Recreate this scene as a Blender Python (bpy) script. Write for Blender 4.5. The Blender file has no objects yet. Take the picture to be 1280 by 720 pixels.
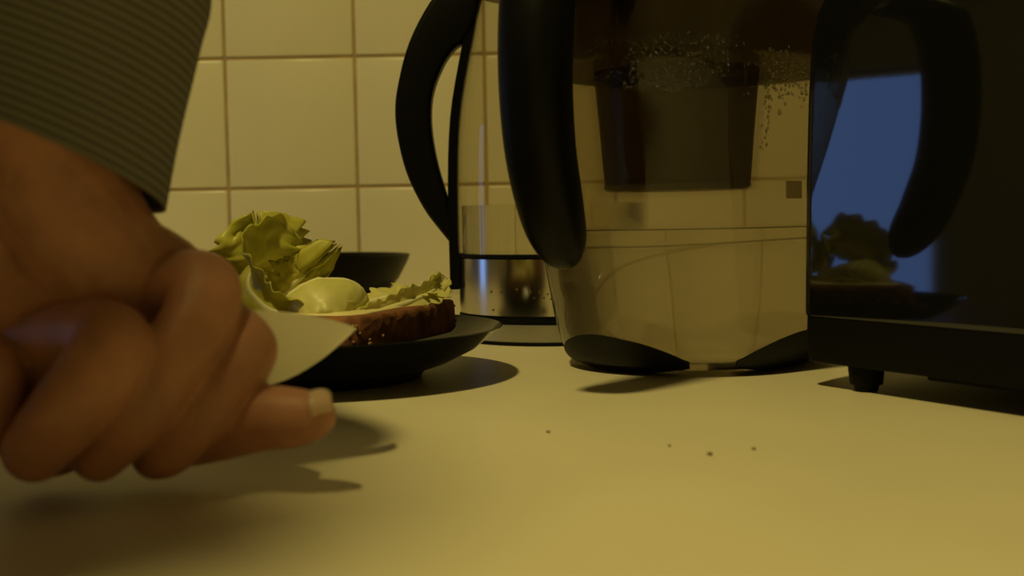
import bpy, bmesh, math, random
import numpy as np
from mathutils import Vector, Matrix, noise

random.seed(7)
scene = bpy.context.scene
COL = scene.collection

# ---------------------------------------------------------------- camera
F, W, HH = 1500.0, 1280.0, 720.0          # focal length in pixels of the 1280x720 frame
CAM_H = 0.088                              # the worktop is z = 0
PITCH = math.atan(90.0 / F)
ROLL = math.radians(-1.05)
cam_data = bpy.data.cameras.new('camera')
cam = bpy.data.objects.new('camera', cam_data)
COL.objects.link(cam)
CAM_M = Matrix.Rotation(math.pi / 2 - PITCH, 4, 'X') @ Matrix.Rotation(ROLL, 4, 'Z')
cam.matrix_world = Matrix.Translation((0, 0, CAM_H)) @ CAM_M
cam_data.sensor_width = 36.0
cam_data.lens = F / W * 36.0
cam_data.clip_start = 0.01
cam_data.dof.use_dof = True
cam_data.dof.focus_distance = 0.70
cam_data.dof.aperture_fstop = 11.0
scene.camera = cam

# ---------------------------------------------------------------- sky outside the window (dusk)
world = bpy.data.worlds.new('dusk_sky')
scene.world = world
world.use_nodes = True
bg = world.node_tree.nodes['Background']
bg.inputs['Color'].default_value = (0.20, 0.36, 0.85, 1)
bg.inputs['Strength'].default_value = 2.0

# ---------------------------------------------------------------- ceiling lamp light
ld = bpy.data.lights.new('ceiling_lamp_light', 'AREA')
ld.shape = 'DISK'
ld.size = 0.12
ld.energy = 14.0
ld.color = (1.0, 0.815, 0.265)
lamp = bpy.data.objects.new('ceiling_lamp_light', ld)
COL.objects.link(lamp)
lamp.location = (-0.42, 0.02, 1.36)
lamp.rotation_euler = (0, 0, 0)

vs = scene.view_settings
vs.view_transform = 'Standard'
vs.look = 'None'
vs.exposure = 0.0
vs.gamma = 1.0
vs.use_curve_mapping = False
scene.cycles.use_denoising = True
scene.cycles.max_bounces = 16
scene.cycles.transmission_bounces = 14
scene.cycles.transparent_max_bounces = 24
scene.cycles.sample_clamp_indirect = 4.0


# ---------------------------------------------------------------- pixel helpers
def ray(x, y):
    return (CAM_M.to_3x3() @ Vector(((x - W / 2) / F, (HH / 2 - y) / F, -1.0)))

def at_z(x, y, z):
    d = ray(x, y)
    return Vector((0, 0, CAM_H)) + d * ((z - CAM_H) / d.z)

def at_y(x, y, Y):
    d = ray(x, y)
    return Vector((0, 0, CAM_H)) + d * (Y / d.y)


# ---------------------------------------------------------------- material helpers
def new_mat(name):
    m = bpy.data.materials.new(name)
    m.use_nodes = True
    nt = m.node_tree
    return m, nt, nt.nodes['Principled BSDF'], nt.nodes['Material Output']

def plain(name, col, rough=0.5, metal=0.0, ior=1.5, var=0.0, vscale=40.0, bump=0.0, bscale=200.0, coat=0.0, sss=0.0, sss_r=(1, .3, .15), aniso=None):
    m, nt, b, out = new_mat(name)
    b.inputs['Base Color'].default_value = (*col, 1)
    b.inputs['Roughness'].default_value = rough
    b.inputs['Metallic'].default_value = metal
    b.inputs['IOR'].default_value = ior
    b.inputs['Coat Weight'].default_value = coat
    if sss:
        b.inputs['Subsurface Weight'].default_value = sss
        b.inputs['Subsurface Radius'].default_value = sss_r
        b.inputs['Subsurface Scale'].default_value = 0.004
    tc = nt.nodes.new('ShaderNodeTexCoord')
    if var:
        n = nt.nodes.new('ShaderNodeTexNoise')
        n.inputs['Scale'].default_value = vscale
        n.inputs['Detail'].default_value = 4
        nt.links.new(tc.outputs['Object'], n.inputs['Vector'])
        r = nt.nodes.new('ShaderNodeValToRGB')
        r.color_ramp.elements[0].position = 0.3
        r.color_ramp.elements[1].position = 0.7
        r.color_ramp.elements[0].color = (*[c * (1 - var) for c in col], 1)
        r.color_ramp.elements[1].color = (*[min(1, c * (1 + var)) for c in col], 1)
        nt.links.new(n.outputs['Fac'], r.inputs['Fac'])
        nt.links.new(r.outputs['Color'], b.inputs['Base Color'])
    if bump:
        n2 = nt.nodes.new('ShaderNodeTexNoise')
        n2.inputs['Scale'].default_value = bscale
        n2.inputs['Detail'].default_value = 3
        nt.links.new(tc.outputs['Object'], n2.inputs['Vector'])
        bp = nt.nodes.new('ShaderNodeBump')
        bp.inputs['Strength'].default_value = bump
        bp.inputs['Distance'].default_value = 0.001
        nt.links.new(n2.outputs['Fac'], bp.inputs['Height'])
        nt.links.new(bp.outputs['Normal'], b.inputs['Normal'])
    return m

def sheet_fresnel(nt, ior):
    """Schlick reflectance of a thin sheet, the same from both sides"""
    f0 = ((ior - 1) / (ior + 1)) ** 2
    lw = nt.nodes.new('ShaderNodeLayerWeight'); lw.inputs['Blend'].default_value = 0.5
    pw = nt.nodes.new('ShaderNodeMath'); pw.operation = 'POWER'; pw.inputs[1].default_value = 5.0
    nt.links.new(lw.outputs['Facing'], pw.inputs[0])
    ma = nt.nodes.new('ShaderNodeMath'); ma.operation = 'MULTIPLY_ADD'; ma.inputs[1].default_value = 1 - f0; ma.inputs[2].default_value = f0
    nt.links.new(pw.outputs[0], ma.inputs[0])
    return ma

def clear_sheet(name, tint, gloss_rough=0.02, ior=1.5, base=0.0):
    """thin clear sheet: tinted see-through plus Fresnel reflection"""
    m, nt, b, out = new_mat(name)
    nt.nodes.remove(b)
    t = nt.nodes.new('ShaderNodeBsdfTransparent')
    t.inputs['Color'].default_value = (*tint, 1)
    g = nt.nodes.new('ShaderNodeBsdfGlossy')
    g.inputs['Roughness'].default_value = gloss_rough
    fr = sheet_fresnel(nt, ior)
    mx = nt.nodes.new('ShaderNodeMixShader')
    nt.links.new(fr.outputs[0], mx.inputs[0])
    nt.links.new(t.outputs[0], mx.inputs[1])
    nt.links.new(g.outputs[0], mx.inputs[2])
    nt.links.new(mx.outputs[0], out.inputs['Surface'])
    return m

def hazy_sheet(name, tint):
    """clear plastic, faintly hazed: see-through, a little scattered, Fresnel reflection on top"""
    m, nt, b, out = new_mat(name)
    nt.nodes.remove(b)
    t = nt.nodes.new('ShaderNodeBsdfTransparent'); t.inputs['Color'].default_value = (*tint, 1)
    rf = nt.nodes.new('ShaderNodeBsdfRefraction'); rf.inputs['IOR'].default_value = 1.06; rf.inputs['Roughness'].default_value = 0.45
    rf.inputs['Color'].default_value = (*tint, 1)
    m1 = nt.nodes.new('ShaderNodeMixShader'); m1.inputs[0].default_value = 0.28
    nt.links.new(t.outputs[0], m1.inputs[1]); nt.links.new(rf.outputs[0], m1.inputs[2])
    g = nt.nodes.new('ShaderNodeBsdfGlossy'); g.inputs['Roughness'].default_value = 0.03
    fr = sheet_fresnel(nt, 1.5)
    mx = nt.nodes.new('ShaderNodeMixShader')
    nt.links.new(fr.outputs[0], mx.inputs[0]); nt.links.new(m1.outputs[0], mx.inputs[1]); nt.links.new(g.outputs[0], mx.inputs[2])
    nt.links.new(mx.outputs[0], out.inputs['Surface'])
    return m

def smoked(name, tint, diff, k):
    """smoky see-through plastic: part tinted transparent, part diffuse"""
    m, nt, b, out = new_mat(name)
    b.inputs['Base Color'].default_value = (*diff, 1)
    b.inputs['Roughness'].default_value = 0.25
    t = nt.nodes.new('ShaderNodeBsdfTransparent')
    t.inputs['Color'].default_value = (*tint, 1)
    mx = nt.nodes.new('ShaderNodeMixShader')
    mx.inputs[0].default_value = k
    nt.links.new(t.outputs[0], mx.inputs[1])
    nt.links.new(b.outputs[0], mx.inputs[2])
    nt.links.new(mx.outputs[0], out.inputs['Surface'])
    return m

def water_mat(name, mix):
    m, nt, b, out = new_mat(name)
    nt.nodes.remove(b)
    g = nt.nodes.new('ShaderNodeBsdfGlass')
    g.inputs['IOR'].default_value = 1.33
    g.inputs['Roughness'].default_value = 0.0 if mix > .6 else 0.12
    g.inputs['Color'].default_value = (0.97, 0.97, 0.95, 1)
    t = nt.nodes.new('ShaderNodeBsdfTransparent')
    mx = nt.nodes.new('ShaderNodeMixShader')
    mx.inputs[0].default_value = mix
    nt.links.new(t.outputs[0], mx.inputs[1])
    nt.links.new(g.outputs[0], mx.inputs[2])
    nt.links.new(mx.outputs[0], out.inputs['Surface'])
    return m

M = {}
M['tile'] = plain('glazed_tile', (0.92, 0.85, 0.65), 0.22, var=0.03, vscale=9)
M['grout'] = plain('tile_grout', (0.50, 0.36, 0.19), 0.9, var=0.15, vscale=30)
M['paint'] = plain('wall_paint', (0.28, 0.25, 0.19), 0.9, var=0.03)
M['ceil'] = plain('ceiling_paint', (0.40, 0.36, 0.28), 0.9)
M['floor'] = plain('floor_vinyl', (0.25, 0.18, 0.10), 0.6, var=0.15, vscale=6)
M['counter'] = plain('cream_laminate', (0.74, 0.67, 0.48), 0.42, var=0.025, vscale=14, bump=0.03, bscale=700)
M['white'] = plain('white_enamel', (0.7, 0.66, 0.55), 0.5)
M['wood'] = plain('cabinet_front', (0.5, 0.45, 0.35), 0.5)
M['blackgloss'] = plain('gloss_black_plastic', (0.006, 0.006, 0.006), 0.045, ior=1.7)
M['black'] = plain('satin_black_plastic', (0.010, 0.009, 0.009), 0.33)
M['blackhandle'] = plain('soft_black_plastic', (0.003, 0.003, 0.003), 0.42, ior=1.25)
M['rubber'] = plain('black_rubber', (0.004, 0.004, 0.004), 0.6, ior=1.2)
M['pad'] = plain('charcoal_foot_plastic', (0.010, 0.010, 0.009), 0.6, ior=1.3)
M['steel'] = plain('brushed_steel', (0.62, 0.58, 0.50), 0.17, metal=1.0)
M['steelbase'] = plain('grey_base_plastic', (0.42, 0.39, 0.32), 0.35, metal=0.6)
M['blade'] = plain('blade_steel', (0.72, 0.70, 0.62), 0.30, metal=1.0, bump=0.02, bscale=900)
M['plate'] = plain('dark_glaze', (0.006, 0.007, 0.008), 0.14, ior=1.32)
M['bowl'] = plain('black_glaze', (0.005, 0.004, 0.004), 0.35, ior=1.22)
M['kglass'] = clear_sheet('kettle_glass', (0.88, 0.86, 0.78), 0.03, 1.5)
M['pclear'] = hazy_sheet('pitcher_plastic', (0.74, 0.70, 0.60))
M['pane'] = clear_sheet('window_glass', (0.95, 0.97, 0.98))
M['funnel'] = smoked('smoked_funnel', (0.34, 0.30, 0.24), (0.030, 0.025, 0.018), 0.35)
M['rimclear'] = smoked('funnel_edge', (0.75, 0.7, 0.6), (0.35, 0.31, 0.22), 0.5)
M['water'] = water_mat('pitcher_water', 0.85)
M['kwater'] = water_mat('kettle_water', 0.75)
M['drop'] = water_mat('water_drops', 0.55)
M['skin'] = plain('skin', (0.52, 0.25, 0.16), 0.5, var=0.16, vscale=70, bump=0.2, bscale=500, sss=0.15)
M['nail'] = plain('fingernail', (0.68, 0.48, 0.34), 0.3)
M['crumb'] = plain('bread_crumb', (0.22, 0.12, 0.05), 0.9)
M['butter'] = plain('butter', (0.82, 0.72, 0.36), 0.4, var=0.06, vscale=70, bump=0.3, bscale=120)
M['seed'] = plain('bread_seed', (0.30, 0.17, 0.07), 0.6)


def bread_mat():
    m, nt, b, out = new_mat('wholegrain_bread')
    tc = nt.nodes.new('ShaderNodeTexCoord')
    n = nt.nodes.new('ShaderNodeTexNoise'); n.inputs['Scale'].default_value = 110; n.inputs['Detail'].default_value = 5
    v = nt.nodes.new('ShaderNodeTexVoronoi'); v.inputs['Scale'].default_value = 130
    r = nt.nodes.new('ShaderNodeValToRGB')
    r.color_ramp.elements[0].position = 0.30; r.color_ramp.elements[0].color = (0.10, 0.035, 0.014, 1)
    r.color_ramp.elements[1].position = 0.72; r.color_ramp.elements[1].color = (0.34, 0.13, 0.045, 1)
    bp = nt.nodes.new('ShaderNodeBump'); bp.inputs['Strength'].default_value = 0.6; bp.inputs['Distance'].default_value = 0.002
    for a in (n, v): nt.links.new(tc.outputs['Object'], a.inputs['Vector'])
    nt.links.new(n.outputs['Fac'], r.inputs['Fac']); nt.links.new(r.outputs['Color'], b.inputs['Base Color'])
    nt.links.new(v.outputs['Distance'], bp.inputs['Height']); nt.links.new(bp.outputs['Normal'], b.inputs['Normal'])
    b.inputs['Roughness'].default_value = 0.85
    return m

def leaf_mat(name, c0, c1):
    m, nt, b, out = new_mat(name)
    tc = nt.nodes.new('ShaderNodeTexCoord')
    n = nt.nodes.new('ShaderNodeTexNoise'); n.inputs['Scale'].default_value = 55; n.inputs['Detail'].default_value = 6
    r = nt.nodes.new('ShaderNodeValToRGB')
    r.color_ramp.elements[0].position = 0.35; r.color_ramp.elements[0].color = (*c0, 1)
    r.color_ramp.elements[1].position = 0.68; r.color_ramp.elements[1].color = (*c1, 1)
    nt.links.new(tc.outputs['Object'], n.inputs['Vector']); nt.links.new(n.outputs['Fac'], r.inputs['Fac'])
    nt.links.new(r.outputs['Color'], b.inputs['Base Color'])
    b.inputs['Roughness'].default_value = 0.4
    bp = nt.nodes.new('ShaderNodeBump'); bp.inputs['Strength'].default_value = 0.35; bp.inputs['Distance'].default_value = 0.002
    nt.links.new(n.outputs['Fac'], bp.inputs['Height']); nt.links.new(bp.outputs['Normal'], b.inputs['Normal'])
    tr = nt.nodes.new('ShaderNodeBsdfTranslucent')
    nt.links.new(r.outputs['Color'], tr.inputs['Color'])
    mx = nt.nodes.new('ShaderNodeMixShader'); mx.inputs[0].default_value = 0.38
    nt.links.new(b.outputs[0], mx.inputs[1]); nt.links.new(tr.outputs[0], mx.inputs[2])
    nt.links.new(mx.outputs[0], out.inputs['Surface'])
    return m

def stripe_mat():
    m, nt, b, out = new_mat('striped_shirt_cloth')
    uv = nt.nodes.new('ShaderNodeUVMap'); uv.uv_map = 'UVMap'
    sp = nt.nodes.new('ShaderNodeSeparateXYZ')
    nt.links.new(uv.outputs['UV'], sp.inputs['Vector'])
    mu = nt.nodes.new('ShaderNodeMath'); mu.operation = 'MULTIPLY'; mu.inputs[1].default_value = 2 * math.pi / 0.0030
    nt.links.new(sp.outputs['Y'], mu.inputs[0])
    si = nt.nodes.new('ShaderNodeMath'); si.operation = 'SINE'
    nt.links.new(mu.outputs[0], si.inputs[0])
    mr = nt.nodes.new('ShaderNodeMapRange'); mr.inputs['From Min'].default_value = -0.5; mr.inputs['From Max'].default_value = 0.5
    nt.links.new(si.outputs[0], mr.inputs['Value'])
    mx = nt.nodes.new('ShaderNodeMix'); mx.data_type = 'RGBA'
    mx.inputs['A'].default_value = (0.105, 0.100, 0.092, 1)
    mx.inputs['B'].default_value = (0.185, 0.180, 0.165, 1)
    nt.links.new(mr.outputs['Result'], mx.inputs['Factor'])
    nt.links.new(mx.outputs['Result'], b.inputs['Base Color'])
    b.inputs['Roughness'].default_value = 0.95
    return m

M['bread'] = bread_mat()
M['leaf'] = leaf_mat('lettuce_green', (0.62, 0.60, 0.08), (0.82, 0.76, 0.20))
M['leafpale'] = leaf_mat('lettuce_pale', (0.76, 0.73, 0.22), (0.88, 0.84, 0.40))
M['rib'] = plain('lettuce_rib', (0.78, 0.74, 0.42), 0.4)
M['stripe'] = stripe_mat()


# ---------------------------------------------------------------- mesh helpers
def obj_from_bm(name, bm, mat, parent=None, smooth=True):
    me = bpy.data.meshes.new(name)
    bmesh.ops.recalc_face_normals(bm, faces=bm.faces)
    bm.to_mesh(me); bm.free()
    if mat: me.materials.append(mat)
    if smooth:
        for p in me.polygons: p.use_smooth = True
    o = bpy.data.objects.new(name, me)
    COL.objects.link(o)
    if parent: o.parent = parent
    return o

def tag(o, label=None, cat=None, group=None, kind=None):
    if label: o['label'] = label
    if cat: o['category'] = cat
    if group: o['group'] = group
    if kind: o['kind'] = kind
    return o

def empty(name, loc=(0, 0, 0), rz=0.0):
    o = bpy.data.objects.new(name, None)
    o.empty_display_size = 0.02
    COL.objects.link(o)
    o.location = loc
    o.rotation_euler = (0, 0, rz)
    return o

def box_bm(bm, x0, x1, y0, y1, z0, z1):
    v = [bm.verts.new(p) for p in ((x0, y0, z0), (x1, y0, z0), (x1, y1, z0), (x0, y1, z0), (x0, y0, z1), (x1, y0, z1), (x1, y1, z1), (x0, y1, z1))]
    for f in ((0, 3, 2, 1), (4, 5, 6, 7), (0, 1, 5, 4), (1, 2, 6, 5), (2, 3, 7, 6), (3, 0, 4, 7)):
        bm.faces.new([v[i] for i in f])
    return v

def bevel(bm, w, seg=2):
    bmesh.ops.bevel(bm, geom=list(bm.edges), offset=w, segments=seg, profile=0.5, affect='EDGES')

def box_obj(name, dims, mat, parent=None, bw=0.0, seg=2):
    bm = bmesh.new(); box_bm(bm, *dims)
    if bw: bevel(bm, bw, seg)
    return obj_from_bm(name, bm, mat, parent, smooth=False)

def rings_bm(rings, cap0=True, cap1=True, closed=False, bm=None):
    bm = bm or bmesh.new()
    vr = [[bm.verts.new(p) for p in r] for r in rings]
    n = len(vr[0])
    pairs = list(zip(vr[:-1], vr[1:]))
    if closed: pairs.append((vr[-1], vr[0]))
    for a, b in pairs:
        for i in range(n):
            j = (i + 1) % n
            bm.faces.new((a[i], a[j], b[j], b[i]))
    if not closed:
        if cap0: bm.faces.new(vr[0][::-1])
        if cap1: bm.faces.new(vr[-1])
    return bm

def lathe_bm(prof, seg=64, cap0=True, cap1=True, bm=None):
    return rings_bm([[(r * math.cos(2 * math.pi * i / seg), r * math.sin(2 * math.pi * i / seg), z) for i in range(seg)] for r, z in prof], cap0, cap1, bm=bm)

def smoothline(pts, n):
    """Catmull-Rom through tuples of any length"""
    P = [np.array(p, float) for p in pts]
    P = [2 * P[0] - P[1]] + P + [2 * P[-1] - P[-2]]
    out = []
    m = len(P) - 3
    for k in range(n):
        t = k / (n - 1) * m
        i = min(int(t), m - 1); t -= i
        a, b, c, d = P[i:i + 4]
        out.append(0.5 * ((2 * b) + (c - a) * t + (2 * a - 5 * b + 4 * c - d) * t * t + (-a + 3 * b - 3 * c + d) * t ** 3))
    return out

def sharp(o, deg=35):
    me = o.data
    bm = bmesh.new(); bm.from_mesh(me)
    for e in bm.edges:
        if len(e.link_faces) == 2 and e.calc_face_angle() > math.radians(deg): e.smooth = False
    bm.to_mesh(me); bm.free()

def apply_mods(o):
    dg = bpy.context.evaluated_depsgraph_get()
    me = bpy.data.meshes.new_from_object(o.evaluated_get(dg))
    old = o.data
    o.modifiers.clear()
    o.data = me
    me.name = o.name
    bpy.data.meshes.remove(old)


# ================================================================ the room
X0, X1, Y0, Y1, ZF, ZC = -1.75, 0.5725, -1.7, 1.40, -0.90, 1.50
tag(box_obj('floor', (X0 - .1, X1 + .1, Y0 - .1, Y1 + .1, ZF - .05, ZF), M['floor']), kind='structure')
tag(box_obj('ceiling', (X0 - .1, X1 + .1, Y0 - .1, Y1 + .1, ZC, ZC + .05), M['ceil']), kind='structure')
wall_back = tag(box_obj('wall_back', (X0 - .1, X1 + .1, Y1, Y1 + .1, ZF, ZC), M['paint']), kind='structure')
tag(box_obj('wall_right', (X1, X1 + .1, Y0, Y1, ZF, ZC), M['paint']), kind='structure')
tag(box_obj('wall_front', (X0 - .1, X1 + .1, Y0 - .1, Y0, ZF, ZC), M['paint']), kind='structure')
# left wall with a window opening
WY0, WY1, WZ0, WZ1 = 0.84, 1.18, -0.20, 0.52
bm = bmesh.new()
box_bm(bm, X0 - .1, X0, Y0, WY0, ZF, ZC); box_bm(bm, X0 - .1, X0, WY1, Y1, ZF, ZC)
box_bm(bm, X0 - .1, X0, WY0, WY1, ZF, WZ0); box_bm(bm, X0 - .1, X0, WY0, WY1, WZ1, ZC)
tag(obj_from_bm('wall_left', bm, M['paint'], smooth=False), kind='structure')
win = tag(box_obj('window_1', (X0 - .06, X0 - .055, WY0, WY1, WZ0, WZ1), M['pane']), kind='structure')
bm = bmesh.new()
for d in ((WY0, WY0 + .03, WZ0, WZ1), (WY1 - .03, WY1, WZ0, WZ1), (WY0 + .03, WY1 - .03, WZ0, WZ0 + .03), (WY0 + .03, WY1 - .03, WZ1 - .03, WZ1)):
    box_bm(bm, X0 - .075, X0 - .03, *d)
obj_from_bm('window_frame', bm, M['white'], win, smooth=False)
box_obj('window_sill', (X0 - .03, X0 + .03, WY0 - .03, WY1 + .03, WZ0 - .02, WZ0), M['white'], win, .003)

# glazed tiles, each its own piece, all sharing one mesh
TS, G = 0.1497, 0.0032
TX, TZ = -0.3264, 0.1252                   # one vertical and one horizontal joint, read off the photograph
def tile_mesh(w, h):
    bm = bmesh.new()
    box_bm(bm, -w / 2, w / 2, -0.004, 0.006, -h / 2, h / 2)
    ed = [e for e in bm.edges if any(v.co.y < 0 for v in e.verts)]
    bmesh.ops.bevel(bm, geom=ed, offset=0.0022, segments=3, profile=0.5, affect='EDGES')
    me = bpy.data.meshes.new('tile'); bm.to_mesh(me); bm.free()
    me.materials.append(M['tile'])
    for p in me.polygons: p.use_smooth = True
    return me
box_obj('grout_bed', (TX - 5 * TS, X1, Y1 - .0015, Y1, 0.0, TZ + 4 * TS), M['grout'], wall_back)
tm = tile_mesh(TS - G, TS - G)
zlow = TZ - TS
tm_low = tile_mesh(TS - G, TZ - G / 2 - 0.001)
for i in range(-5, 6):
    cx = TX + (i + 0.5) * TS
    if cx + TS / 2 > X1: continue
    for j in range(-1, 4):
        me = tm_low if j == -1 else tm
        o = bpy.data.objects.new('tile', me)
        COL.objects.link(o); o.parent = wall_back
        cz = (0.001 + (TZ - G / 2)) / 2 if j == -1 else TZ + (j + 0.5) * TS
        o.location = (cx, Y1 - 0.0005, cz)
        o.rotation_euler = (random.uniform(-.003, .003), 0, random.uniform(-.003, .003))

# worktop and the cabinet that carries it
wt = empty('worktop', (0, 0, -0.04))
tag(wt, 'long cream laminate kitchen worktop against the tiled wall', 'worktop')
box_obj('worktop_slab', (-0.50, X1 - .002, -0.9, Y1 - 0.006, 0, 0.04), M['counter'], wt, 0.004, 3)
tag(box_obj('trim_1', (-0.50, X1 - .002, Y1 - 0.0066, Y1 - 0.0046, 0.0, 0.0035), M['white']), kind='structure')
cab = empty('base_cabinet', (0, 0, ZF))
tag(cab, 'plain painted base cabinet under the cream worktop', 'cabinet')
box_obj('cabinet_body', (-0.47, X1 - .002, -0.88, Y1 - 0.006, 0, -ZF - .04), M['wood'], cab)
for k in range(3):
    d = box_obj('cabinet_door', (-0.49, -0.47, -0.86 + .75 * k, -0.13 + .75 * k, .1, -ZF - .06), M['wood'], cab, .003)
    box_obj('door_handle', (-0.52, -0.49, -0.26 + .75 * k, -0.24 + .75 * k, .6, .75), M['steel'], d, .002)


# ================================================================ toaster
P0 = Vector((0.1435, 0.6015, 0)); TU = Vector((0.5067, -0.8621, 0))
rz = math.atan2(TU.y, TU.x)
toaster = empty('toaster', P0, rz)          # local +x along the seen face, local -y is ... outwards
tag(toaster, 'glossy black toaster with small round feet beside the water filter jug', 'toaster')
TL, TD, TZ0, TZ1 = 0.27, 0.165, 0.0125, 0.205   # length, depth, underside, top
def rrect(x0, x1, y0, y1, r, z, n=8):
    pts = []
    for cx, cy, a0 in ((x1 - r, y1 - r, 0), (x0 + r, y1 - r, 90), (x0 + r, y0 + r, 180), (x1 - r, y0 + r, 270)):
        for k in range(n + 1):
            a = math.radians(a0 + 90 * k / n)
            pts.append((cx + r * math.cos(a), cy + r * math.sin(a), z))
    return pts
# seen face lies at local y = 0, body at y > 0 (local y = world (.862,.507))
def tring(ins, z, r=0.009):
    return rrect(ins, TL - ins, ins, TD - ins, max(r - ins * .3, .004), z)
prof = [(0.0003, .0358), (0, .0385), (0.0002, .06), (0.0006, .10), (0.0014, .14), (0.0026, .17), (0.005, .185), (0.009, .196), (0.016, .2025), (0.026, .205)]
tb = obj_from_bm('body', rings_bm([tring(i, z) for i, z in prof]), M['blackgloss'], toaster)
sharp(tb, 50)
wn = tb.modifiers.new('wn', 'WEIGHTED_NORMAL'); wn.keep_sharp = True; wn.weight = 100
bs = obj_from_bm('base_band', rings_bm([tring(i, z) for i, z in [(.003, TZ0), (.0015, TZ0 + .0005), (.0010, TZ0 + .002), (.0006, .03), (.0008, .0358)]]), M['rubber'], toaster); sharp(bs, 50)
for k in range(2):
    y = 0.055 + 0.055 * k
    box_obj('bread_slot', (.035, TL - .035, y - .014, y + .014, .196, .2058), M['rubber'], toaster, .002)
lev = box_obj('lever_slot', (TL - .001, TL + .001, .08, .086, .05, .17), M['rubber'], toaster)
box_obj('lever', (TL, TL + .02, .068, .098, .15, .162), M['black'], toaster, .003)
for fx, fy in ((.0335, .0125), (TL - .034, .0125), (.0335, TD - .013), (TL - .034, TD - .013)):
    o = obj_from_bm('foot', lathe_bm([(.0050, 0), (.0056, .0006), (.0060, .0028), (.0078, .0036), (.0088, .0125), (.0088, .0145)], 32), M['rubber'], toaster)
    o.location = (fx, fy, 0); sharp(o)
box_obj('crumb_tray', (.072, .20, .010, .13, .0095, .0135), M['rubber'], toaster, .001)


# ================================================================ kettle
KC = Vector((0.0305, 0.872, 0))
kettle = empty('electric_kettle', KC)
tag(kettle, 'glass electric kettle with black loop handle and brushed steel bottom, part filled', 'kettle')
kb = obj_from_bm('power_base', lathe_bm([(.0695, 0), (.0705, .0005), (.0705, .0022), (.0700, .0026)], 96), M['rubber'], kettle); sharp(kb)
o = obj_from_bm('base_ring', lathe_bm([(.0695, .0026), (.0695, .0135), (.068, .0145), (.050, .0145)], 96), M['steelbase'], kettle); sharp(o)
o = obj_from_bm('base_seal', lathe_bm([(.0660, .0146), (.0690, .0150), (.0690, .0184), (.066, .0186)], 96), M['rubber'], kettle); sharp(o)
o = obj_from_bm('steel_bottom', lathe_bm([(.0670, .0186), (.0682, .0200), (.0687, .03), (.0687, .0585), (.066, .0590)], 128), M['steel'], kettle); sharp(o)
o = obj_from_bm('seal_ring', lathe_bm([(.0660, .0590), (.0690, .0592), (.0690, .0615), (.0660, .0617)], 128), M['rubber'], kettle); sharp(o)
gprof = [(.0688, .0617), (.0690, .08), (.0688, .11), (.0678, .14), (.0655, .165), (.0610, .19), (.0555, .215), (.0515, .235), (.049, .25)]
gsm = smoothline(gprof, 40)
gb = obj_from_bm('glass_body', lathe_bm([tuple(p) for p in gsm], 128, False, False), M['kglass'], kettle)
wz = 0.0960
o = obj_from_bm('water', lathe_bm([(.01, .0619), (.0655, .0619), (.0659, .0640), (.0659, wz - .0006), (.0657, wz), (.02, wz)], 128), M['kwater'], kettle); sharp(o)
o = obj_from_bm('collar', lathe_bm([(.0475, .246), (.0515, .2465), (.0515, .262), (.046, .268), (.030, .271), (.010, .272)], 96), M['black'], kettle); sharp(o)
o = obj_from_bm('lid_knob', lathe_bm([(.012, .2715), (.013, .279), (.011, .283), (.004, .284)], 40), M['black'], kettle)
# spout on the far side from the handle
sp = bmesh.new()
v = [sp.verts.new(p) for p in ((.045, -.022, .262), (.045, .022, .262), (.074, 0, .264), (.053, -.018, .225), (.053, .018, .225), (.055, 0, .222))]
for f in ((0, 1, 2), (0, 2, 5, 3), (1, 4, 5, 2), (0, 3, 4, 1), (3, 5, 4)): sp.faces.new([v[i] for i in f])
obj_from_bm('spout', sp, M['black'], kettle, smooth=False)
# the loop handle: outline in local x/z, extruded along y
outer = smoothline([(-.047, .262), (-.066, .258), (-.0835, .243), (-.1005, .213), (-.1095, .182), (-.1118, .162), (-.1095, .140), (-.1035, .117), (-.0925, .094), (-.0810, .078), (-.0715, .066)], 48)
inner = smoothline([(-.0700, .078), (-.0722, .087), (-.0760, .103), (-.0828, .129), (-.0862, .155), (-.0845, .177), (-.0765, .197), (-.0680, .2085), (-.0615, .2125), (-.0590, .216), (-.0530, .228), (-.0480, .246)], 48)
bm = bmesh.new()
hy = .0115
A = [[bm.verts.new((p[0], s, p[1])) for p in outer] for s in (-hy, hy)]
B = [[bm.verts.new((p[0], s, p[1])) for p in inner[::-1]] for s in (-hy, hy)]
for k in range(47):
    bm.faces.new((A[0][k], A[0][k + 1], B[0][k + 1], B[0][k])); bm.faces.new((A[1][k], B[1][k], B[1][k + 1], A[1][k + 1]))
    bm.faces.new((A[0][k], A[1][k], A[1][k + 1], A[0][k + 1])); bm.faces.new((B[0][k], B[0][k + 1], B[1][k + 1], B[1][k]))
for k in (0, 47): bm.faces.new((A[0][k], B[0][k], B[1][k], A[1][k]))
bmesh.ops.recalc_face_normals(bm, faces=bm.faces)
ed = [e for e in bm.edges if len(e.link_faces) == 2 and e.calc_face_angle() > 0.9]
bmesh.ops.bevel(bm, geom=ed, offset=.0035, segments=4, profile=0.5, affect='EDGES')
hd = obj_from_bm('handle', bm, M['blackhandle'], kettle); sharp(hd, 60)
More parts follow.
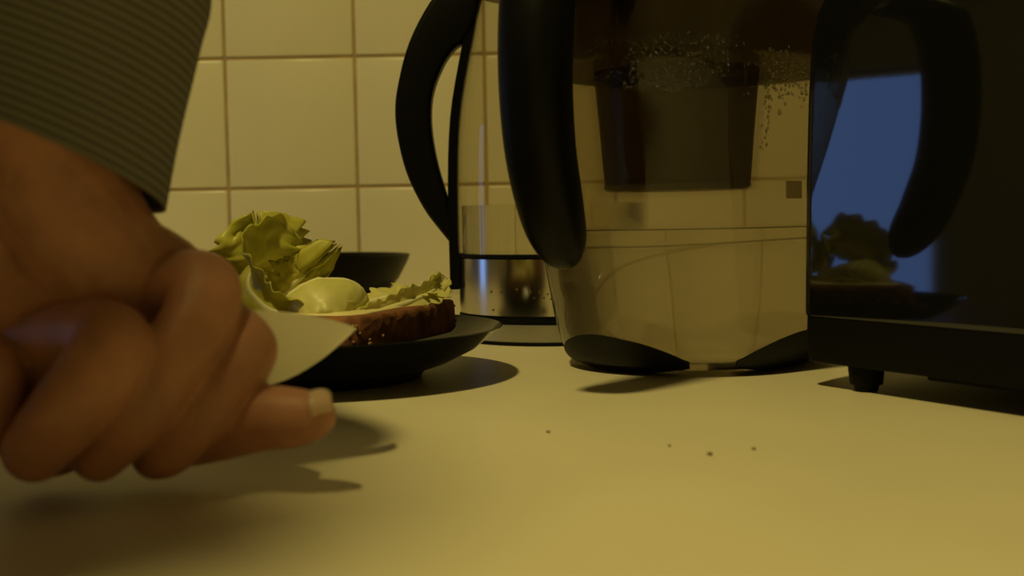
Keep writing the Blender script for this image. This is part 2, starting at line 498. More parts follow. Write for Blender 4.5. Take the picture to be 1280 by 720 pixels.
# black spine hugging the body under the handle
spine = [(.0692, .036), (.0694, .0600)] + [(r + .0006, z) for r, z in smoothline(gprof, 16)]
ro, ri = [], []
rings = []
for r, z in spine:
    ring = []
    for k in range(7):
        a = math.pi + (k - 3) / 3 * .17
        ring.append(((r + .0062) * math.cos(a), (r + .0062) * math.sin(a), z))
    for k in range(6, -1, -1):
        a = math.pi + (k - 3) / 3 * .17
        ring.append((r * math.cos(a), r * math.sin(a), z))
    rings.append(ring)
o = obj_from_bm('spine', rings_bm(rings), M['blackhandle'], kettle); sharp(o)
box_obj('spine_clip', (-.0835, -.0745, -.006, .006, .0355, .0400), M['blackhandle'], kettle, .001)
# dried splash marks on the steel
bm = bmesh.new()
rnd = random.Random(3)
def splash(px, py, s, tall=1.0):
    p = at_y(px, py, KC.y - .055); lx = p.x - KC.x
    R = .0688
    a = -math.acos(max(-1, min(1, lx / R)))
    c = Vector((R * math.cos(a), R * math.sin(a), p.z)); T = Vector((-math.sin(a), math.cos(a), 0)); U = Vector((0, 0, 1)); N = Vector((math.cos(a), math.sin(a), 0))
    vs_ = [bm.verts.new(c + T * s * math.cos(q) * rnd.uniform(.7, 1.1) + U * s * tall * math.sin(q) * rnd.uniform(.7, 1.1) + N * .0001) for q in [k * math.pi / 5 for k in range(10)]]
    top = bm.verts.new(c + N * .0006)
    for k in range(10): bm.faces.new((vs_[k], vs_[(k + 1) % 10], top))
for a_ in ((614, 365, .0010), (627, 365, .0010), (646, 361, .0010), (662, 364, .0012, 1.6), (667, 371, .0008), (674, 364, .0009, 1.8), (679, 371, .0009), (684, 366, .0008), (688, 372, .0010, .6), (679, 387, .0009, 2.2), (616, 388, .0008)):
    splash(*a_)
tag(obj_from_bm('splash_marks', bm, plain('dried_splash', (.10, .07, .03), .6), kettle), kind='stuff')


# ================================================================ water filter jug
PC = Vector((0.1125, 0.722, 0)); PA = Vector((-0.5067, -0.8621, 0))
jrz = math.atan2(PA.y, PA.x)               # local +x points to the handle, local +y to the right/near side
jug = empty('water_filter_jug', PC, jrz)
tag(jug, 'clear water filter jug with black handle, half full, beaded with droplets', 'jug')
JA, JB, NE = 0.105, 0.085, 2.25
jprof = smoothline([(.78, .0030), (.825, .0042), (.865, .009), (.905, .018), (.945, .034), (.980, .060), (1.0, .095), (1.012, .14), (1.024, .19), (1.035, .24)], 48)
def jscale(z):
    for (a, za), (b, zb) in zip(jprof[:-1], jprof[1:]):
        if za <= z <= zb: return a + (b - a) * (z - za) / (zb - za)
    return jprof[0][0] if z < jprof[0][1] else jprof[-1][0]
def jpt(th, z, off=0.0, s=None):
    c, s_ = math.cos(th), math.sin(th)
    k = jscale(z) if s is None else s
    f_ = max(0.0, min(1.0, (z - .035) / .145)); f_ = f_ * f_ * (3 - 2 * f_)
    x = (JA * k * (1 + (.24 * f_ if c > 0 else .02 * f_)) + off) * math.copysign(abs(c) ** (2 / NE), c); y = (JB * k * (1 + .11 * f_) + off) * math.copysign(abs(s_) ** (2 / NE), s_)
    return (x, y, z)
NS = 128
TH = [2 * math.pi * i / NS for i in range(NS)]
jb = obj_from_bm('clear_body', rings_bm([[jpt(t, z) for t in TH] for s, z in jprof], True, False), M['pclear'], jug); sharp(jb, 50)
# water
JW = 0.0797
wr = []
for s, z in [(0.02, .0062), (.6, .0062), (.79, .0066), (.83, .0085)]:
    wr.append([jpt(t, z, -.0015, s) for t in TH])
for z in np.linspace(.012, JW - .0005, 22): wr.append([jpt(t, z, -.0022) for t in TH])
wr.append([jpt(t, JW, -.0028) for t in TH]); wr.append([jpt(t, JW, -.03) for t in TH])
o = obj_from_bm('water', rings_bm(wr), M['water'], jug); sharp(o, 50)
# four dark feet wrapped round the bottom edge
for k in range(4):
    c0 = math.radians(-15 + 90 * k)
    half = math.radians(35)
    ro_, rt = [], []
    bm = bmesh.new()
    cols = []
    n = 28
    for i in range(n + 1):
        t = -1 + 2 * i / n
        th = c0 + half * t
        h = .0012 + .0185 * (1 - abs(t) ** 1.9) ** 0.9
        zb = .0008 + .004 * abs(t) ** 3
        zs = [zb, zb + .002] + [zb + .002 + (max(h, .0022) ) * q for q in (.2, .4, .6, .8, 1.0)]
        outr = [jpt(th, z, .0012 if j else -.001) for j, z in enumerate(zs)]
        innr = [jpt(th, z, -.0006) for z in zs[::-1]]
        base = [jpt(th, zb - .0006, -.012)]
        cols.append([bm.verts.new(p) for p in outr + innr + base])
    m_ = len(cols[0])
    for a, b in zip(cols[:-1], cols[1:]):
        for i in range(m_):
            j = (i + 1) % m_
            bm.faces.new((a[i], b[i], b[j], a[j]))
    bm.faces.new(cols[0]); bm.faces.new(cols[-1][::-1])
    f = obj_from_bm('foot', bm, M['pad'], jug); sharp(f, 60)
# smoked hopper and filter shaft hanging from the rim
HZ = .178
hr = []
for s, z in [(.02, .178), (.50, .1735), (.60, .1720), (.80, .1705), (.93, .172), (.965, .178), (.975, .22), (.98, .238)]:
    hr.append([jpt(t, z, 0, s * 1.02) for t in TH])
obj_from_bm('hopper', rings_bm(hr, True, False), M['funnel'], jug)
sr = smoothline([(.0430, .1030), (.0440, .108), (.0465, .14), (.0495, .173)], 14)
sh = obj_from_bm('filter_shaft', lathe_bm([(.005, .1042), (.038, .1038)] + [tuple(p) for p in sr], 72, True, False), M['funnel'], jug)
sh.location = (-.0005, -.0135, 0)
r_ = obj_from_bm('shaft_rim', lathe_bm([(.0360, .1028), (.0420, .1016), (.0440, .1030), (.0445, .1050)], 72, False, False), M['rimclear'], sh)
bm = bmesh.new()
# a narrow pale strip running down the shaft
for dth, w in ((1.32, .035),):
    ring0 = []
    for r, z in sr:
        ring0.append([((r + .0008) * math.cos(dth + q), (r + .0008) * math.sin(dth + q), z) for q in (-w, w)])
    vv = [[bm.verts.new(p) for p in rr] for rr in ring0]
    for a, b in zip(vv[:-1], vv[1:]): bm.faces.new((a[0], a[1], b[1], b[0]))
obj_from_bm('pale_strip', bm, M['rimclear'], sh)
# lid
lr = [[jpt(t, z, 0, s) for t in TH] for s, z in [(1.04, .2385), (1.075, .239), (1.08, .252), (1.05, .262), (.95, .268), (.6, .272), (.05, .273)]]
o = obj_from_bm('lid', rings_bm(lr), M['blackgloss'], jug); sharp(o)
o = box_obj('flip_cover', (-.06, .0, -.03, .03, .271, .278), M['black'], jug, .003)
# the handle: a hanging banana-shaped grip, joined to the rim at its top
hp = smoothline([  # local x, z, half thickness along x, half width along y
    (.115, .245, .010, .020), (.130, .252, .013, .020), (.155, .247, .0150, .0195), (.181, .225, .0155, .0185), (.1935, .190, .0155, .0172), (.1975, .155, .0155, .0165),
    (.1945, .120, .0150, .0160), (.1850, .092, .0140, .0150), (.1760, .076, .0120, .0125), (.1700, .0670, .0075, .0080), (.1675, .0635, .002, .002)], 60)
rings = []
for i, p in enumerate(hp):
    q0, q1 = hp[max(0, i - 1)], hp[min(len(hp) - 1, i + 1)]
    t = Vector((q1[0] - q0[0], 0, q1[1] - q0[1])).normalized()
    nrm = Vector((t.z, 0, -t.x))
    ring = []
    for k in range(28):
        a = 2 * math.pi * k / 28
        ca, sa = math.cos(a), math.sin(a)
        ca = math.copysign(abs(ca) ** .8, ca); sa = math.copysign(abs(sa) ** .8, sa)
        ring.append(Vector((p[0], 0, p[1])) + nrm * (p[2] * ca) + Vector((0, p[3] * sa, 0)))
    rings.append(ring)
obj_from_bm('handle', rings_bm(rings), M['blackhandle'], jug)
# condensation beads, too many to count: one part
Mj = Matrix.Translation(PC) @ Matrix.Rotation(jrz, 4, 'Z')
Mji = Mj.inverted()
def jug_hit(px, py):
    """local theta,z on the near side of the body under a pixel"""
    o_ = Mji @ Vector((0, 0, CAM_H)); d_ = Mji.to_3x3() @ ray(px, py)
    t = .40
    while t < 1.0:
        p = o_ + d_ * t
        k = jscale(p.z)
        f_ = max(0.0, min(1.0, (p.z - .035) / .145)); f_ = f_ * f_ * (3 - 2 * f_)
        if (abs(p.x) / (JA * k * (1 + (.24 if p.x > 0 else .02) * f_))) ** NE + (abs(p.y) / (JB * k * (1 + .11 * f_))) ** NE <= 1.0: return p
        t += .0008
    return None
bm = bmesh.new()
def bead(px, py, r, tall):
    p = jug_hit(px, py)
    if p is None: return
    n_ = Vector((p.x / JA ** 2, p.y / JB ** 2, 0)).normalized()
    tx = Vector((-n_.y, n_.x, 0)); up = Vector((0, 0, 1))
    vr = []
    for el in (0, .55, 1.1):
        vr.append([bm.verts.new(p + tx * (r * math.cos(el) * math.cos(a)) + up * (r * tall * math.cos(el) * math.sin(a)) + n_ * (r * .6 * math.sin(el) + .0001)) for a in [k * math.pi / 4 for k in range(8)]])
    top = bm.verts.new(p + n_ * (r * .62 + .0001))
    for a, b in zip(vr[:-1], vr[1:]):
        for k in range(8): bm.faces.new((a[k], a[(k + 1) % 8], b[(k + 1) % 8], b[k]))
    for k in range(8): bm.faces.new((vr[-1][k], vr[-1][(k + 1) % 8], top))
    bm.faces.new(vr[0][::-1])
rnd = random.Random(11)
placed = []
def try_bead(x, y, r):
    if any((x - a) ** 2 + (y - b) ** 2 < (r + c) ** 2 * .8 for a, b, c in placed): return
    placed.append((x, y, r)); bead(x, y, r / 2180, rnd.uniform(.9, 1.4))
for _ in range(1500):
    x = rnd.gauss(845, 30); y = 80 + (x - 842) * -.12 + rnd.uniform(-42, 36) * (1 - .3 * abs(x - 842) / 60)
    if 775 < x < 912: try_bead(x, y, rnd.uniform(1.0, 2.3))
for _ in range(300):
    x = rnd.uniform(955, 1008); y = 92 + rnd.gauss(0, 15)
    try_bead(x, y, rnd.uniform(1.0, 2.6))
for _ in range(40): try_bead(rnd.uniform(725, 800), rnd.uniform(50, 108), rnd.uniform(.8, 1.6))
for _ in range(26): try_bead(rnd.uniform(905, 960), rnd.uniform(40, 120), rnd.uniform(.8, 1.8))
for k in range(26): try_bead(962 - k * .35 + rnd.uniform(-5, 5), 112 + k * 3.0, rnd.uniform(.8, 1.7))
tag(obj_from_bm('condensation_beads', bm, M['drop'], jug), kind='stuff')
# small thin square of tinted plastic on the side
p = [jug_hit(*q) for q in ((983, 226), (1001, 226), (1001, 248), (983, 248))]
if all(p):
    bm = bmesh.new()
    n_ = Vector((0, 1, 0))
    fr_ = [bm.verts.new(q + n_ * .0006) for q in p]; bk = [bm.verts.new(q - n_ * .0003) for q in p]
    bm.faces.new(fr_); bm.faces.new(bk[::-1])
    for k in range(4): bm.faces.new((fr_[k], fr_[(k + 1) % 4], bk[(k + 1) % 4], bk[k]))
    obj_from_bm('square_mark', bm, smoked('mark_plastic', (.8, .76, .68), (.20, .17, .10), .3), jug, smooth=False)


# ================================================================ dark bowl by the wall
br = at_y(512, 317, 1.19); bl = at_y(214, 323, 1.19)
BC = Vector(((br.x + bl.x) / 2, 1.19, 0)); BR = (br.x - bl.x) / 2; BZ = (br.z + bl.z) / 2
bprof = [(.02, .003), (.055, .003), (.058, 0), (.064, 0), (.068, .004), (.088, .0065), (BR - .024, .014), (BR - .012, .028), (BR - .003, BZ - .008), (BR, BZ - .001), (BR - .0008, BZ), (BR - .0032, BZ - .0006), (BR - .008, BZ - .010), (BR - .017, .028), (BR - .03, .0165), (.08, .0105), (.02, .0085)]
bowl = empty('bowl', BC)
tag(bowl, 'wide black shallow bowl standing by the tiled wall behind the sandwich', 'bowl')
o = obj_from_bm('bowl_shell', lathe_bm(bprof, 96), M['bowl'], bowl); sharp(o, 50)

# ================================================================ plate
PL = Vector((-0.1105, 0.664, 0)); PR = 0.105; PZ = 0.0278
pprof = [(.01, .0035), (.050, .0035), (.053, 0), (.059, 0), (.062, .0045), (.075, .0085), (.090, .0160), (.1005, .0245), (PR - .0006, PZ - .0006), (PR, PZ - .0001), (PR - .001, PZ + .0004), (.1015, PZ - .0018), (.093, .0200), (.078, .0120), (.062, .0085), (.045, .0070), (.01, .0068)]
plate = empty('plate', PL)
tag(plate, 'dark glazed round plate under the lettuce sandwich', 'plate')
o = obj_from_bm('plate_body', lathe_bm(pprof, 128), M['plate'], plate); sharp(o, 60)

# ================================================================ bread slice
b0, b1 = Vector((-0.0296, .7006, 0)), Vector((-0.0740, .5801, 0))
bu = (b0 - b1).normalized(); bw_ = Vector((-bu.y, bu.x, 0))
BT, BB = .0398, .0213
bread = empty('bread_slice', (b0 + b1) / 2 + bw_ * .05 + Vector((0, 0, BB)))
tag(bread, 'thick slice of brown wholegrain bread topped with lettuce on the dark plate', 'bread')
L2 = (b0 - b1).length / 2
outl = []
for k in range(72):
    a = 2 * math.pi * k / 72
    c, s = math.cos(a), math.sin(a)
    ex = .28
    outl.append((math.copysign(abs(c) ** ex, c) * (L2 + .004) + .006, math.copysign(abs(s) ** ex, s) * .048))
def bpt(q, ins, z):
    x, y = q
    l = math.hypot(x, y)
    v_ = bu * (x * (1 - ins / l)) + bw_ * (y * (1 - ins / l))
    w = noise.noise(Vector((v_.x * 90, v_.y * 90, z * 120 + 3))) * .0007
    return v_ * (1 + w / max(l, .01)) + Vector((0, 0, z + (w * .5 if z > .008 else 0)))
BH = BT - BB
prof_b = [(.02, 0), (.0025, 0), (.0006, .0015), (0, .004), (-.0003, BH * .5), (0, BH - .003), (.001, BH - .0008), (.003, BH), (.02, BH)]
o = obj_from_bm('crumb_and_crust', rings_bm([[bpt(q, i, z) for q in outl] for i, z in prof_b]), M['bread'], bread)
o = obj_from_bm('butter_layer', rings_bm([[bpt(q, i, z) for q in outl] for i, z in [(.0085, BH - .0005), (.008, BH + .0002), (.010, BH + .0008), (.02, BH + .0012), (.035, BH + .0012)]]), M['butter'], bread)
bm = bmesh.new()
rnd = random.Random(5)
for k in range(46):                         # seeds and pits along the crust
    q = outl[rnd.randrange(72)]
    c = bpt(q, -.0002, rnd.uniform(.002, BH - .002))
    s = rnd.uniform(.0006, .0014)
    mt = Matrix.Translation(c) @ Matrix.Rotation(rnd.uniform(0, 6), 4, 'Z') @ Matrix.Diagonal((s * 1.5, s * .7, s, 1))
    bmesh.ops.create_icosphere(bm, subdivisions=1, radius=1, matrix=mt)
tag(obj_from_bm('grain_seeds', bm, M['seed'], bread), kind='stuff')


# ================================================================ lettuce
def leaf(name, label, pts, side, halfw, mat, cup=0.3, ruf=.003, freq=5, seed=0, nu=56, nv=25, tipw=.25, rib=True, jag=.12, fold=0.0):
    """pts: spine as (px, py, Y); side: world vector across the leaf"""
    rnd = random.Random(seed)
    sp_ = smoothline([tuple(at_y(*p)) for p in pts], nu)
    S0 = Vector(side).normalized()
    org = Vector(sp_[0])
    verts, faces = [], []
    ph = [rnd.uniform(0, 6.28) for _ in range(6)]
    for i in range(nu):
        u = i / (nu - 1)
        T = Vector(sp_[min(nu - 1, i + 1)] - sp_[max(0, i - 1)]).normalized()
        S = (S0 - T * S0.dot(T)).normalized(); N = T.cross(S)
        w0 = halfw * (0.45 + 0.55 * math.sin(math.pi * min(1, u * 1.15) ** .8 * .62)) * (1 if u < .82 else (1 - (1 - tipw) * ((u - .82) / .18) ** 2))
        for j in range(nv):
            v = -1 + 2 * j / (nv - 1)
            w = w0 * (1 + jag * noise.noise(Vector((u * 9 + seed, v * 1.5, seed * 3.1))) + jag * .6 * (abs(v) > .9) * math.sin(u * 61 + ph[4]))
            r = ruf * (abs(v) ** 1.6) * (math.sin(freq * 6.28 * u + ph[0] + (1.7 if v < 0 else 0)) + .5 * math.sin(freq * 2.3 * 6.28 * u + ph[1] * (1 if v > 0 else 2)))
            nz = noise.noise(Vector((u * 5, v * 2.2, seed * 7.7))) * ruf * .8 + noise.noise(Vector((u * 14, v * 6, seed * 2.7))) * ruf * .35
            f_ = fold * math.sin(v * 5.0 + u * 3 + ph[2])
            p = Vector(sp_[i]) + S * (v * w) + N * (cup * v * v * w0 + r + nz + f_)
            tip = jag * .03 * math.sin(v * 13 + ph[3]) * (u ** 6)
            verts.append(p + T * tip)
    for i in range(nu - 1):
        for j in range(nv - 1):
            a = i * nv + j
            faces.append((a, a + 1, a + nv + 1, a + nv))
    root = empty(name, org)
    tag(root, label, 'lettuce leaf', 'lettuce leaves piled on the bread')
    me = bpy.data.meshes.new('leaf_blade')
    me.from_pydata([v - org for v in verts], [], faces); me.materials.append(mat)
    for p in me.polygons: p.use_smooth = True
    o = bpy.data.objects.new('leaf_blade', me); COL.objects.link(o); o.parent = root
    sd = o.modifiers.new('thick', 'SOLIDIFY'); sd.thickness = .0006; sd.offset = 0
    if rib:
        rr = []
        for i in range(0, int(nu * .8), 2):
            c = verts[i * nv + nv // 2] - org
            q = .0022 * (1 - i / nu) + .0004
            T = Vector(sp_[min(nu - 1, i + 1)] - sp_[max(0, i - 1)]).normalized(); S = (S0 - T * S0.dot(T)).normalized(); N = T.cross(S)
            rr.append([c + S * (q * math.cos(a)) + N * (q * .6 * math.sin(a)) for a in [k * math.pi / 4 for k in range(8)]])
        obj_from_bm('midrib', rings_bm(rr), M['rib'], root)
    return root

leaf('lettuce_leaf', 'tall crumpled green lettuce leaf standing up at the back of the pile', [(338, 390, .672), (332, 352, .685), (330, 318, .680), (322, 274, .676)], (1, .25, .1), .028, M['leaf'], cup=.35, ruf=.0030, freq=2, seed=2, fold=.003, tipw=.12, jag=.15)
leaf('lettuce_leaf', 'folded green lettuce leaf leaning in front of the tallest leaf', [(385, 394, .618), (335, 386, .618), (308, 352, .628), (330, 318, .645), (372, 312, .655)], (.55, -.3, .8), .020, M['leaf'], cup=-.4, ruf=.0022, freq=2, seed=5, fold=.002, jag=.15)
leaf('lettuce_leaf', 'frilly edged lettuce leaf reaching up towards the black bowl', [(345, 384, .655), (362, 362, .655), (382, 342, .655), (402, 324, .655)], (.75, .3, -.6), .014, M['leaf'], cup=.3, ruf=.0026, freq=3, seed=9, jag=.45)
leaf('lettuce_leaf', 'pale rolled lettuce leaf arching over the buttered bread', [(352, 392, .624), (366, 366, .622), (398, 349, .622), (440, 352, .626), (461, 372, .630), (458, 394, .630)], (.1, 1, .12),   .022, M['leafpale'], cup=-.85, ruf=.0022, freq=2, seed=4, tipw=.8, jag=.06)
leaf('lettuce_leaf', 'pale curled lettuce leaf with a raised tip beside the kettle', [(448, 396, .614), (478, 388, .636), (515, 376, .660), (543, 362, .685), (552, 352, .695)], (-.45, .25, .75), .0070, M['leafpale'], cup=.5, ruf=.0010, freq=3, seed=6, tipw=.3, jag=.25)
leaf('lettuce_leaf', 'flat pale lettuce leaf lying lowest on the bread behind the curled tip', [(455, 378, .665), (490, 371, .680), (520, 367, .690), (540, 366, .700)], (-.3, 1, .10), .020, M['leafpale'], cup=.12, ruf=.0012, freq=3, seed=8, jag=.2)

# ================================================================ crumbs on the worktop
for k, (px, py, s, lb) in enumerate([(685, 541, .0009, 'tiny brown crumb on the bare worktop in front of the kettle'), (837, 558, .0007, 'tiny brown crumb on the worktop before the jug gap between its feet'),
                                     (887, 569, .0011, 'largest brown crumb on the worktop before the filter jug'), (942, 562, .0008, 'tiny brown crumb on the worktop nearest the toaster')]):
    bm = bmesh.new()
    bmesh.ops.create_icosphere(bm, subdivisions=2, radius=s)
    for v_ in bm.verts: v_.co *= 1 + .35 * noise.noise(v_.co * 900 + Vector((k, 0, 0))); v_.co.z *= .6
    o = obj_from_bm('crumb', bm, M['crumb'])
    p = at_z(px, py, 0); o.location = (p.x, p.y, s * .55)
    tag(o, lb, 'crumb', 'crumbs on the worktop')

# ================================================================ person: hand, wrist and forearm
bm = bmesh.new()
def capsule(pa, ra, pb, rb, seg=20):
    d = (pb - pa); L = d.length
    if L < 1e-6: return
    q = Vector((0, 0, 1)).rotation_difference(d.normalized()).to_matrix()
    prof = []
    for k in range(7): a = -math.pi / 2 + k * math.pi / 14; prof.append((ra * math.cos(a), ra * math.sin(a)))
    for k in range(7): a = k * math.pi / 14; prof.append((rb * math.cos(a), L + rb * math.sin(a)))
    prof = [(max(r, 1e-4), z) for r, z in prof]
    rings_ = [[pa + q @ Vector((r * math.cos(2 * math.pi * i / seg), r * math.sin(2 * math.pi * i / seg), z)) for i in range(seg)] for r, z in prof]
    rings_bm(rings_, bm=bm)
def chain(pts, n=None):
    P = [(*at_y(x, y, Y), r) for x, y, Y, r in pts]
    P = smoothline(P, n or (len(P) * 4))
    for a, b in zip(P[:-1], P[1:]): capsule(Vector(a[:3]), a[3], Vector(b[:3]), b[3])
# forearm and wrist
chain([(75, -80, .405, .034), (66, 60, .403, .030), (66, 200, .402, .0258), (96, 290, .404, .0250), (135, 345, .408, .0245)])
# palm and back of the hand
chain([(20, 40, .408, .030), (12, 180, .410, .0275), (18, 280, .412, .0265), (38, 370, .410, .0245), (60, 430, .404, .021)])
chain([(135, 345, .408, .024), (185, 368, .412, .023), (222, 392, .412, .0195)])
chain([(110, 350, .408, .022), (95, 410, .404, .021), (60, 450, .402, .020)])
chain([(222, 392, .412, .019), (150, 430, .405, .021), (60, 450, .402, .020), (0, 470, .398, .019)])
chain([(150, 430, .403, .020), (120, 500, .400, .019), (60, 530, .396, .018)])
def fchain(pts, n):
    chain([(x, y, Y, r * .93) for x, y, Y, r in pts], n)
# middle finger: knuckle high, bends forwards and tucks down towards the worktop
fchain([(212, 372, .404, .0165), (252, 362, .394, .0138), (246, 400, .383, .0126), (205, 462, .372, .0122), (158, 528, .367, .0112), (124, 566, .369, .0098)], 26)
# index finger
fchain([(235, 395, .408, .0150), (298, 428, .398, .0122), (300, 450, .391, .0118), (262, 497, .383, .0113), (214, 556, .380, .0100), (196, 568, .382, .0088)], 26)
# ring finger
fchain([(60, 440, .392, .0170), (110, 424, .376, .0138), (140, 430, .364, .0130), (122, 468, .356, .0132), (80, 520, .352, .0122), (44, 562, .354, .0106)], 26)
# little finger
fchain([(-10, 470, .390, .0150), (-18, 478, .366, .0122), (-24, 520, .362, .0118), (-42, 556, .364, .0100)], 18)
# thumb lying along the worktop, tip to the right
fchain([(150, 520, .402, .0160), (215, 540, .400, .0130), (275, 535, .395, .0118), (325, 523, .390, .0117), (368, 522, .386, .0105), (392, 520, .384, .0078)], 24)
def remeshed(name, bm_, mat, vox, it, parent=None):
    o_ = obj_from_bm(name, bm_, mat, parent)
    rm = o_.modifiers.new('r', 'REMESH'); rm.mode = 'VOXEL'; rm.voxel_size = vox; rm.use_smooth_shade = True
    smo = o_.modifiers.new('s', 'SMOOTH'); smo.factor = .5; smo.iterations = it
    bpy.context.view_layer.update()
    apply_mods(o_)
    o_.data.materials.clear(); o_.data.materials.append(mat)
    for p in o_.data.polygons: p.use_smooth = True
    return o_
def wchain(pts, n=None):
    P = smoothline(pts, n or len(pts) * 3)
    for a, b in zip(P[:-1], P[1:]): capsule(Vector(a[:3]), a[3], Vector(b[:3]), b[3])
arm = remeshed('arm', bm, M['skin'], .0010, 2)
# head, neck and the other hand (the person leans over the worktop beside the frame)
bm = bmesh.new()
HC = Vector((-.36, .185, .67))
DX = .043
wchain([(-.56, .2, .36, .10), (-.52, .2, .45, .075), (-.46, .2, .52, .055), (-.40, .197, .57, .052), (-.40 + DX, .19, .60, .052)])
wchain([(-.385 + DX, .19, .70, .090), (-.365 + DX, .187, .690, .088), (-.345 + DX, .185, .64, .066), (-.325 + DX, .183, .595, .036)])
wchain([(-.290 + DX, .184, .668, .008), (-.272 + DX, .183, .650, .012), (-.268 + DX, .183, .638, .014)])
wchain([(-.298 + DX, .183, .617, .013), (-.288 + DX, .183, .613, .010)])
for sg in (-1, 1):
    wchain([(-.392 + DX, .187 + sg * .082, .66, .010), (-.398 + DX, .187 + sg * .095, .68, .012), (-.402 + DX, .187 + sg * .094, .70, .010)])
# shoulders and the upper arms under the shirt
wchain([(-.56, .35, .42, .055), (-.55, .2, .43, .08), (-.56, .05, .42, .055)])
wchain([(-.55, .37, .43, .050), (-.42, .41, .42, .045), tuple(at_y(-270, -700, .46)) + (.040,), tuple(at_y(-90, -400, .428)) + (.038,), tuple(at_y(60, -200, .412)) + (.036,), tuple(at_y(75, -80, .405)) + (.034,), tuple(at_y(74, 0, .404)) + (.032,)])
wchain([(-.56, .03, .43, .050), (-.62, -.06, .30, .044), (-.60, -.06, .22, .036)])
wchain([(-.60, -.06, .22, .036), (-.47, -.02, .09, .030), (-.40, .00, .045, .026), (-.36, .01, .030, .024), (-.33, .015, .022, .018)])
for k in range(4):
    y = -.018 + .021 * k
    wchain([(-.335, .012 + y, .022, .011), (-.30, .014 + y * 1.1, .022, .0095), (-.275, .015 + y * 1.15, .014, .0085), (-.262, .015 + y * 1.15, .0095, .0078)])
wchain([(-.37, .030, .026, .014), (-.345, .062, .018, .0115), (-.322, .074, .012, .0095)])
body = remeshed('head', bm, M['skin'], .0035, 4)
# one continuous body mesh: open both pieces inside the sleeve and bridge them
ZA, ZB = .150, .175
bmj = bmesh.new(); bmj.from_mesh(arm.data)
bmesh.ops.bisect_plane(bmj, geom=bmj.verts[:] + bmj.edges[:] + bmj.faces[:], plane_co=(0, 0, ZA), plane_no=(0, 0, 1), clear_outer=True)
pl_ = bmj.faces.layers.int.new('part')
for f in bmj.faces: f[pl_] = 1
bmj.from_mesh(body.data)
kill = []
for f in bmj.faces:
    c_ = f.calc_center_median()
    if f[pl_] == 0 and .05 < c_.z < ZB and c_.y > .3 and (c_.xy - at_y(75, -20, .405).xy).length < .08: kill.append(f)
bmesh.ops.delete(bmj, geom=kill, context='FACES')
be = [e for e in bmj.edges if e.is_boundary]
bmesh.ops.bridge_loops(bmj, edges=be)
for o_ in (arm, body):
    me_ = o_.data; bpy.data.objects.remove(o_); bpy.data.meshes.remove(me_)
person = obj_from_bm('person', bmj, M['skin'])
tag(person, 'bare hand of a person in a striped sleeve, fingers closed on a knife', 'person')
# hair, eyes, shirt, trousers, shoes
bm = bmesh.new()
wchain([(-.392 + DX, .19, .722, .084), (-.415 + DX, .19, .700, .082), (-.430 + DX, .192, .665, .066)])
wchain([(-.350 + DX, .187, .748, .040), (-.380 + DX, .188, .762, .050)])
remeshed('hair', bm, plain('dark_hair', (.03, .018, .01), .6, var=.3, vscale=200), .004, 3, person)
for sg in (-1, 1):
    bm = bmesh.new(); bmesh.ops.create_uvsphere(bm, u_segments=16, v_segments=10, radius=.012, matrix=Matrix.Translation((-.292 + DX, .184 + sg * .032, .672)))
    obj_from_bm('eye', bm, M['white'], person)
bm = bmesh.new()
wchain([(-.70, .2, .06, .15), (-.66, .2, .20, .145), (-.60, .2, .34, .14), (-.545, .2, .44, .115)])
wchain([(-.56, .36, .42, .075), (-.55, .2, .44, .10), (-.56, .04, .42, .075)])
wchain([(-.55, .37, .43, .068), (-.42, .41, .425, .062), tuple(at_y(-270, -700, .46)) + (.056,)])
wchain([(-.56, .03, .43, .068), (-.62, -.06, .30, .060), (-.61, -.065, .225, .052), (-.52, -.035, .135, .044)])
remeshed('shirt', bm, plain('grey_shirt_cloth', (.2, .185, .15), .95), .006, 5, person)
bm = bmesh.new()
for sg in (-1, 1):
    wchain([(-.72, .2 + sg * .07, .02, .11), (-.71, .2 + sg * .095, -.25, .085), (-.70, .2 + sg * .10, -.45, .065), (-.72, .2 + sg * .10, -.72, .05), (-.73, .2 + sg * .10, -.82, .045)])
remeshed('trousers', bm, plain('dark_trousers', (.03, .03, .04), .9), .008, 4, person)
for sg in (-1, 1):
    bm = bmesh.new()
    wchain([(-.76, .2 + sg * .10, -.862, .036), (-.68, .2 + sg * .105, -.862, .036), (-.60, .2 + sg * .115, -.866, .032)])
    remeshed('shoe', bm, M['black'], .005, 3, person)
# thumbnail
bm = bmesh.new()
vv = []
for i in range(8):
    u = i / 7
    c = at_y(388 + 27 * u, 513 - 8 * u, .3772 + .003 * u)
    row = []
    for j in range(9):
        a = (j - 4) / 4
        w = .0050 * math.sqrt(max(.1, 1 - (abs(u - .3) / .8) ** 2.2))
        row.append(bm.verts.new(c + Vector((-.0012 * a * a, .0052 * a * a - .0012 + .0006 * u, w * a))))
    vv.append(row)
for a, b in zip(vv[:-1], vv[1:]):
    for j in range(8): bm.faces.new((a[j], a[j + 1], b[j + 1], b[j]))
nail = obj_from_bm('fingernail', bm, M['nail'], person)
sd = nail.modifiers.new('t', 'SOLIDIFY'); sd.thickness = .0006
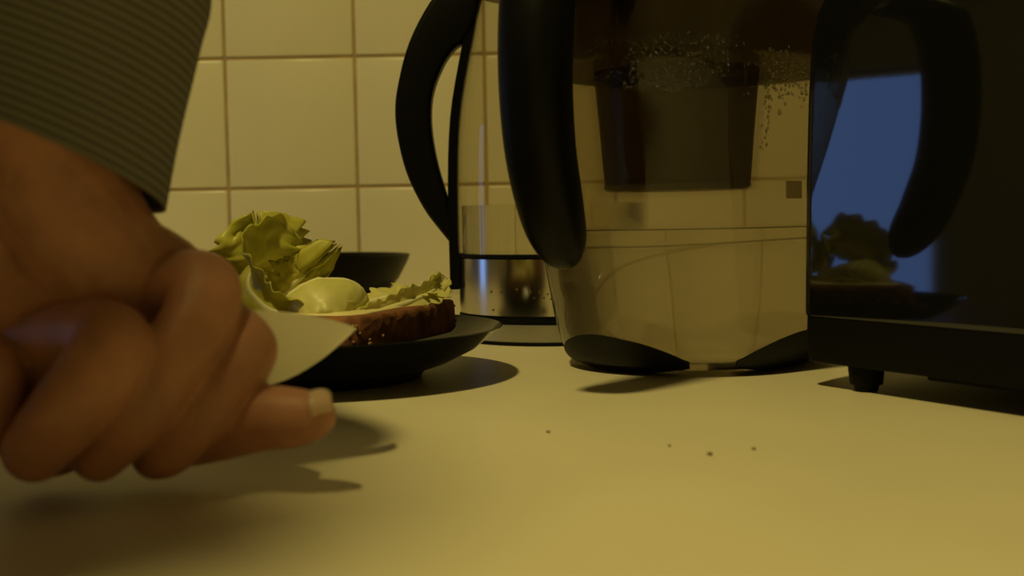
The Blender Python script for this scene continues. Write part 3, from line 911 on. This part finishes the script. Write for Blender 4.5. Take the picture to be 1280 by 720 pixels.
# sleeve
rings, vlen = [], [0.0]
path = smoothline([  # px, py, Y, radius, slope down to the right, near side raised
    (52, 198, .402, .0410, .40, .30), (64, 100, .403, .0425, .36, .28), (75, 0, .405, .0450, .30, .25), (80, -70, .406, .0470, .28, .22), (60, -200, .412, .050, .2, .15),
    (-100, -420, .43, .054, .1, .05), (-270, -700, .46, .058, 0, 0)], 70)
NSL = 72
for k, (x, y, Y, r, sr_, sn) in enumerate(path):
    c = at_y(x, y, Y)
    if k: vlen.append(vlen[-1] + (c - prevc).length)
    prevc = c
    ring = []
    for i in range(NSL):
        a = 2 * math.pi * i / NSL
        w = 1 + .035 * noise.noise(Vector((math.cos(a) * 1.4, math.sin(a) * 1.4, vlen[-1] * 22))) + .02 * math.sin(3 * a + vlen[-1] * 30)
        flare = 1.0
        ring.append(c + Vector((1, 0, -sr_)) * (r * w * flare * math.cos(a)) + Vector((0, -1, sn)) * (r * .85 * w * flare * math.sin(a)))
    rings.append(ring)
bm = bmesh.new()
uvl = bm.loops.layers.uv.new('UVMap')
vr = [[bm.verts.new(p) for p in r] for r in rings]
for k in range(len(vr) - 1):
    for i in range(NSL):
        j = (i + 1) % NSL
        f = bm.faces.new((vr[k][i], vr[k][j], vr[k + 1][j], vr[k + 1][i]))
        for lp, (uu, v_) in zip(f.loops, ((i, vlen[k]), (i + 1, vlen[k]), (i + 1, vlen[k + 1]), (i, vlen[k + 1]))): lp[uvl].uv = (uu / NSL, v_)
sl = obj_from_bm('sleeve', bm, M['stripe'], person)
sd = sl.modifiers.new('t', 'SOLIDIFY'); sd.thickness = .0014; sd.offset = -1
sl['label'] = 'grey shirt sleeve with fine stripes'

# ================================================================ knife
kn0 = at_y(225, 432, .404)
knife = empty('knife', kn0)
tag(knife, 'small kitchen knife with a plain steel blade held in the hand', 'knife')
top = [(232, 384), (270, 384.5), (300, 387), (340, 389), (380, 393), (415, 400), (437, 406.5), (446, 410.5)]
bot = [(232, 486), (270, 486), (300, 485), (338, 481), (372, 468), (405, 447), (432, 424), (446, 411.5)]
bm = bmesh.new()
cols = []
for k, (a, b) in enumerate(zip(smoothline(top, 30), smoothline(bot, 30))):
    u = k / 29
    Ya = .402 + .045 * u
    pa = at_y(a[0], a[1], Ya - .005); pb = at_y(b[0], b[1], Ya + .005)
    th = .0009 * (1 - u * .8)
    mid = pa.lerp(pb, .55)
    cols.append([bm.verts.new(q - kn0) for q in (pa + Vector((0, -th, 0)), mid + Vector((0, -th * .9, 0)), pb, mid + Vector((0, th * .9, 0)), pa + Vector((0, th, 0)))])
for a, b in zip(cols[:-1], cols[1:]):
    for i in range(5):
        j = (i + 1) % 5
        bm.faces.new((a[i], b[i], b[j], a[j]))
bm.faces.new(cols[0]); bm.faces.new(cols[-1][::-1])
o = obj_from_bm('blade', bm, M['blade'], knife); sharp(o, 25)
hp0, hp1 = at_y(232, 432, .404) - kn0, at_y(-40, 452, .396) - kn0
bm = bmesh.new()
hr = []
d = (hp1 - hp0); q = Vector((0, 0, 1)).rotation_difference(d.normalized()).to_matrix()
for t, r in ((-.02, .006), (.0, .008), (.3, .0095), (.7, .0090), (.97, .0100), (1.0, .008)):
    hr.append([hp0 + d * t + q @ Vector((r * math.cos(2 * math.pi * i / 24), r * .75 * math.sin(2 * math.pi * i / 24), 0)) for i in range(24)])
obj_from_bm('knife_handle', rings_bm(hr), M['black'], knife)
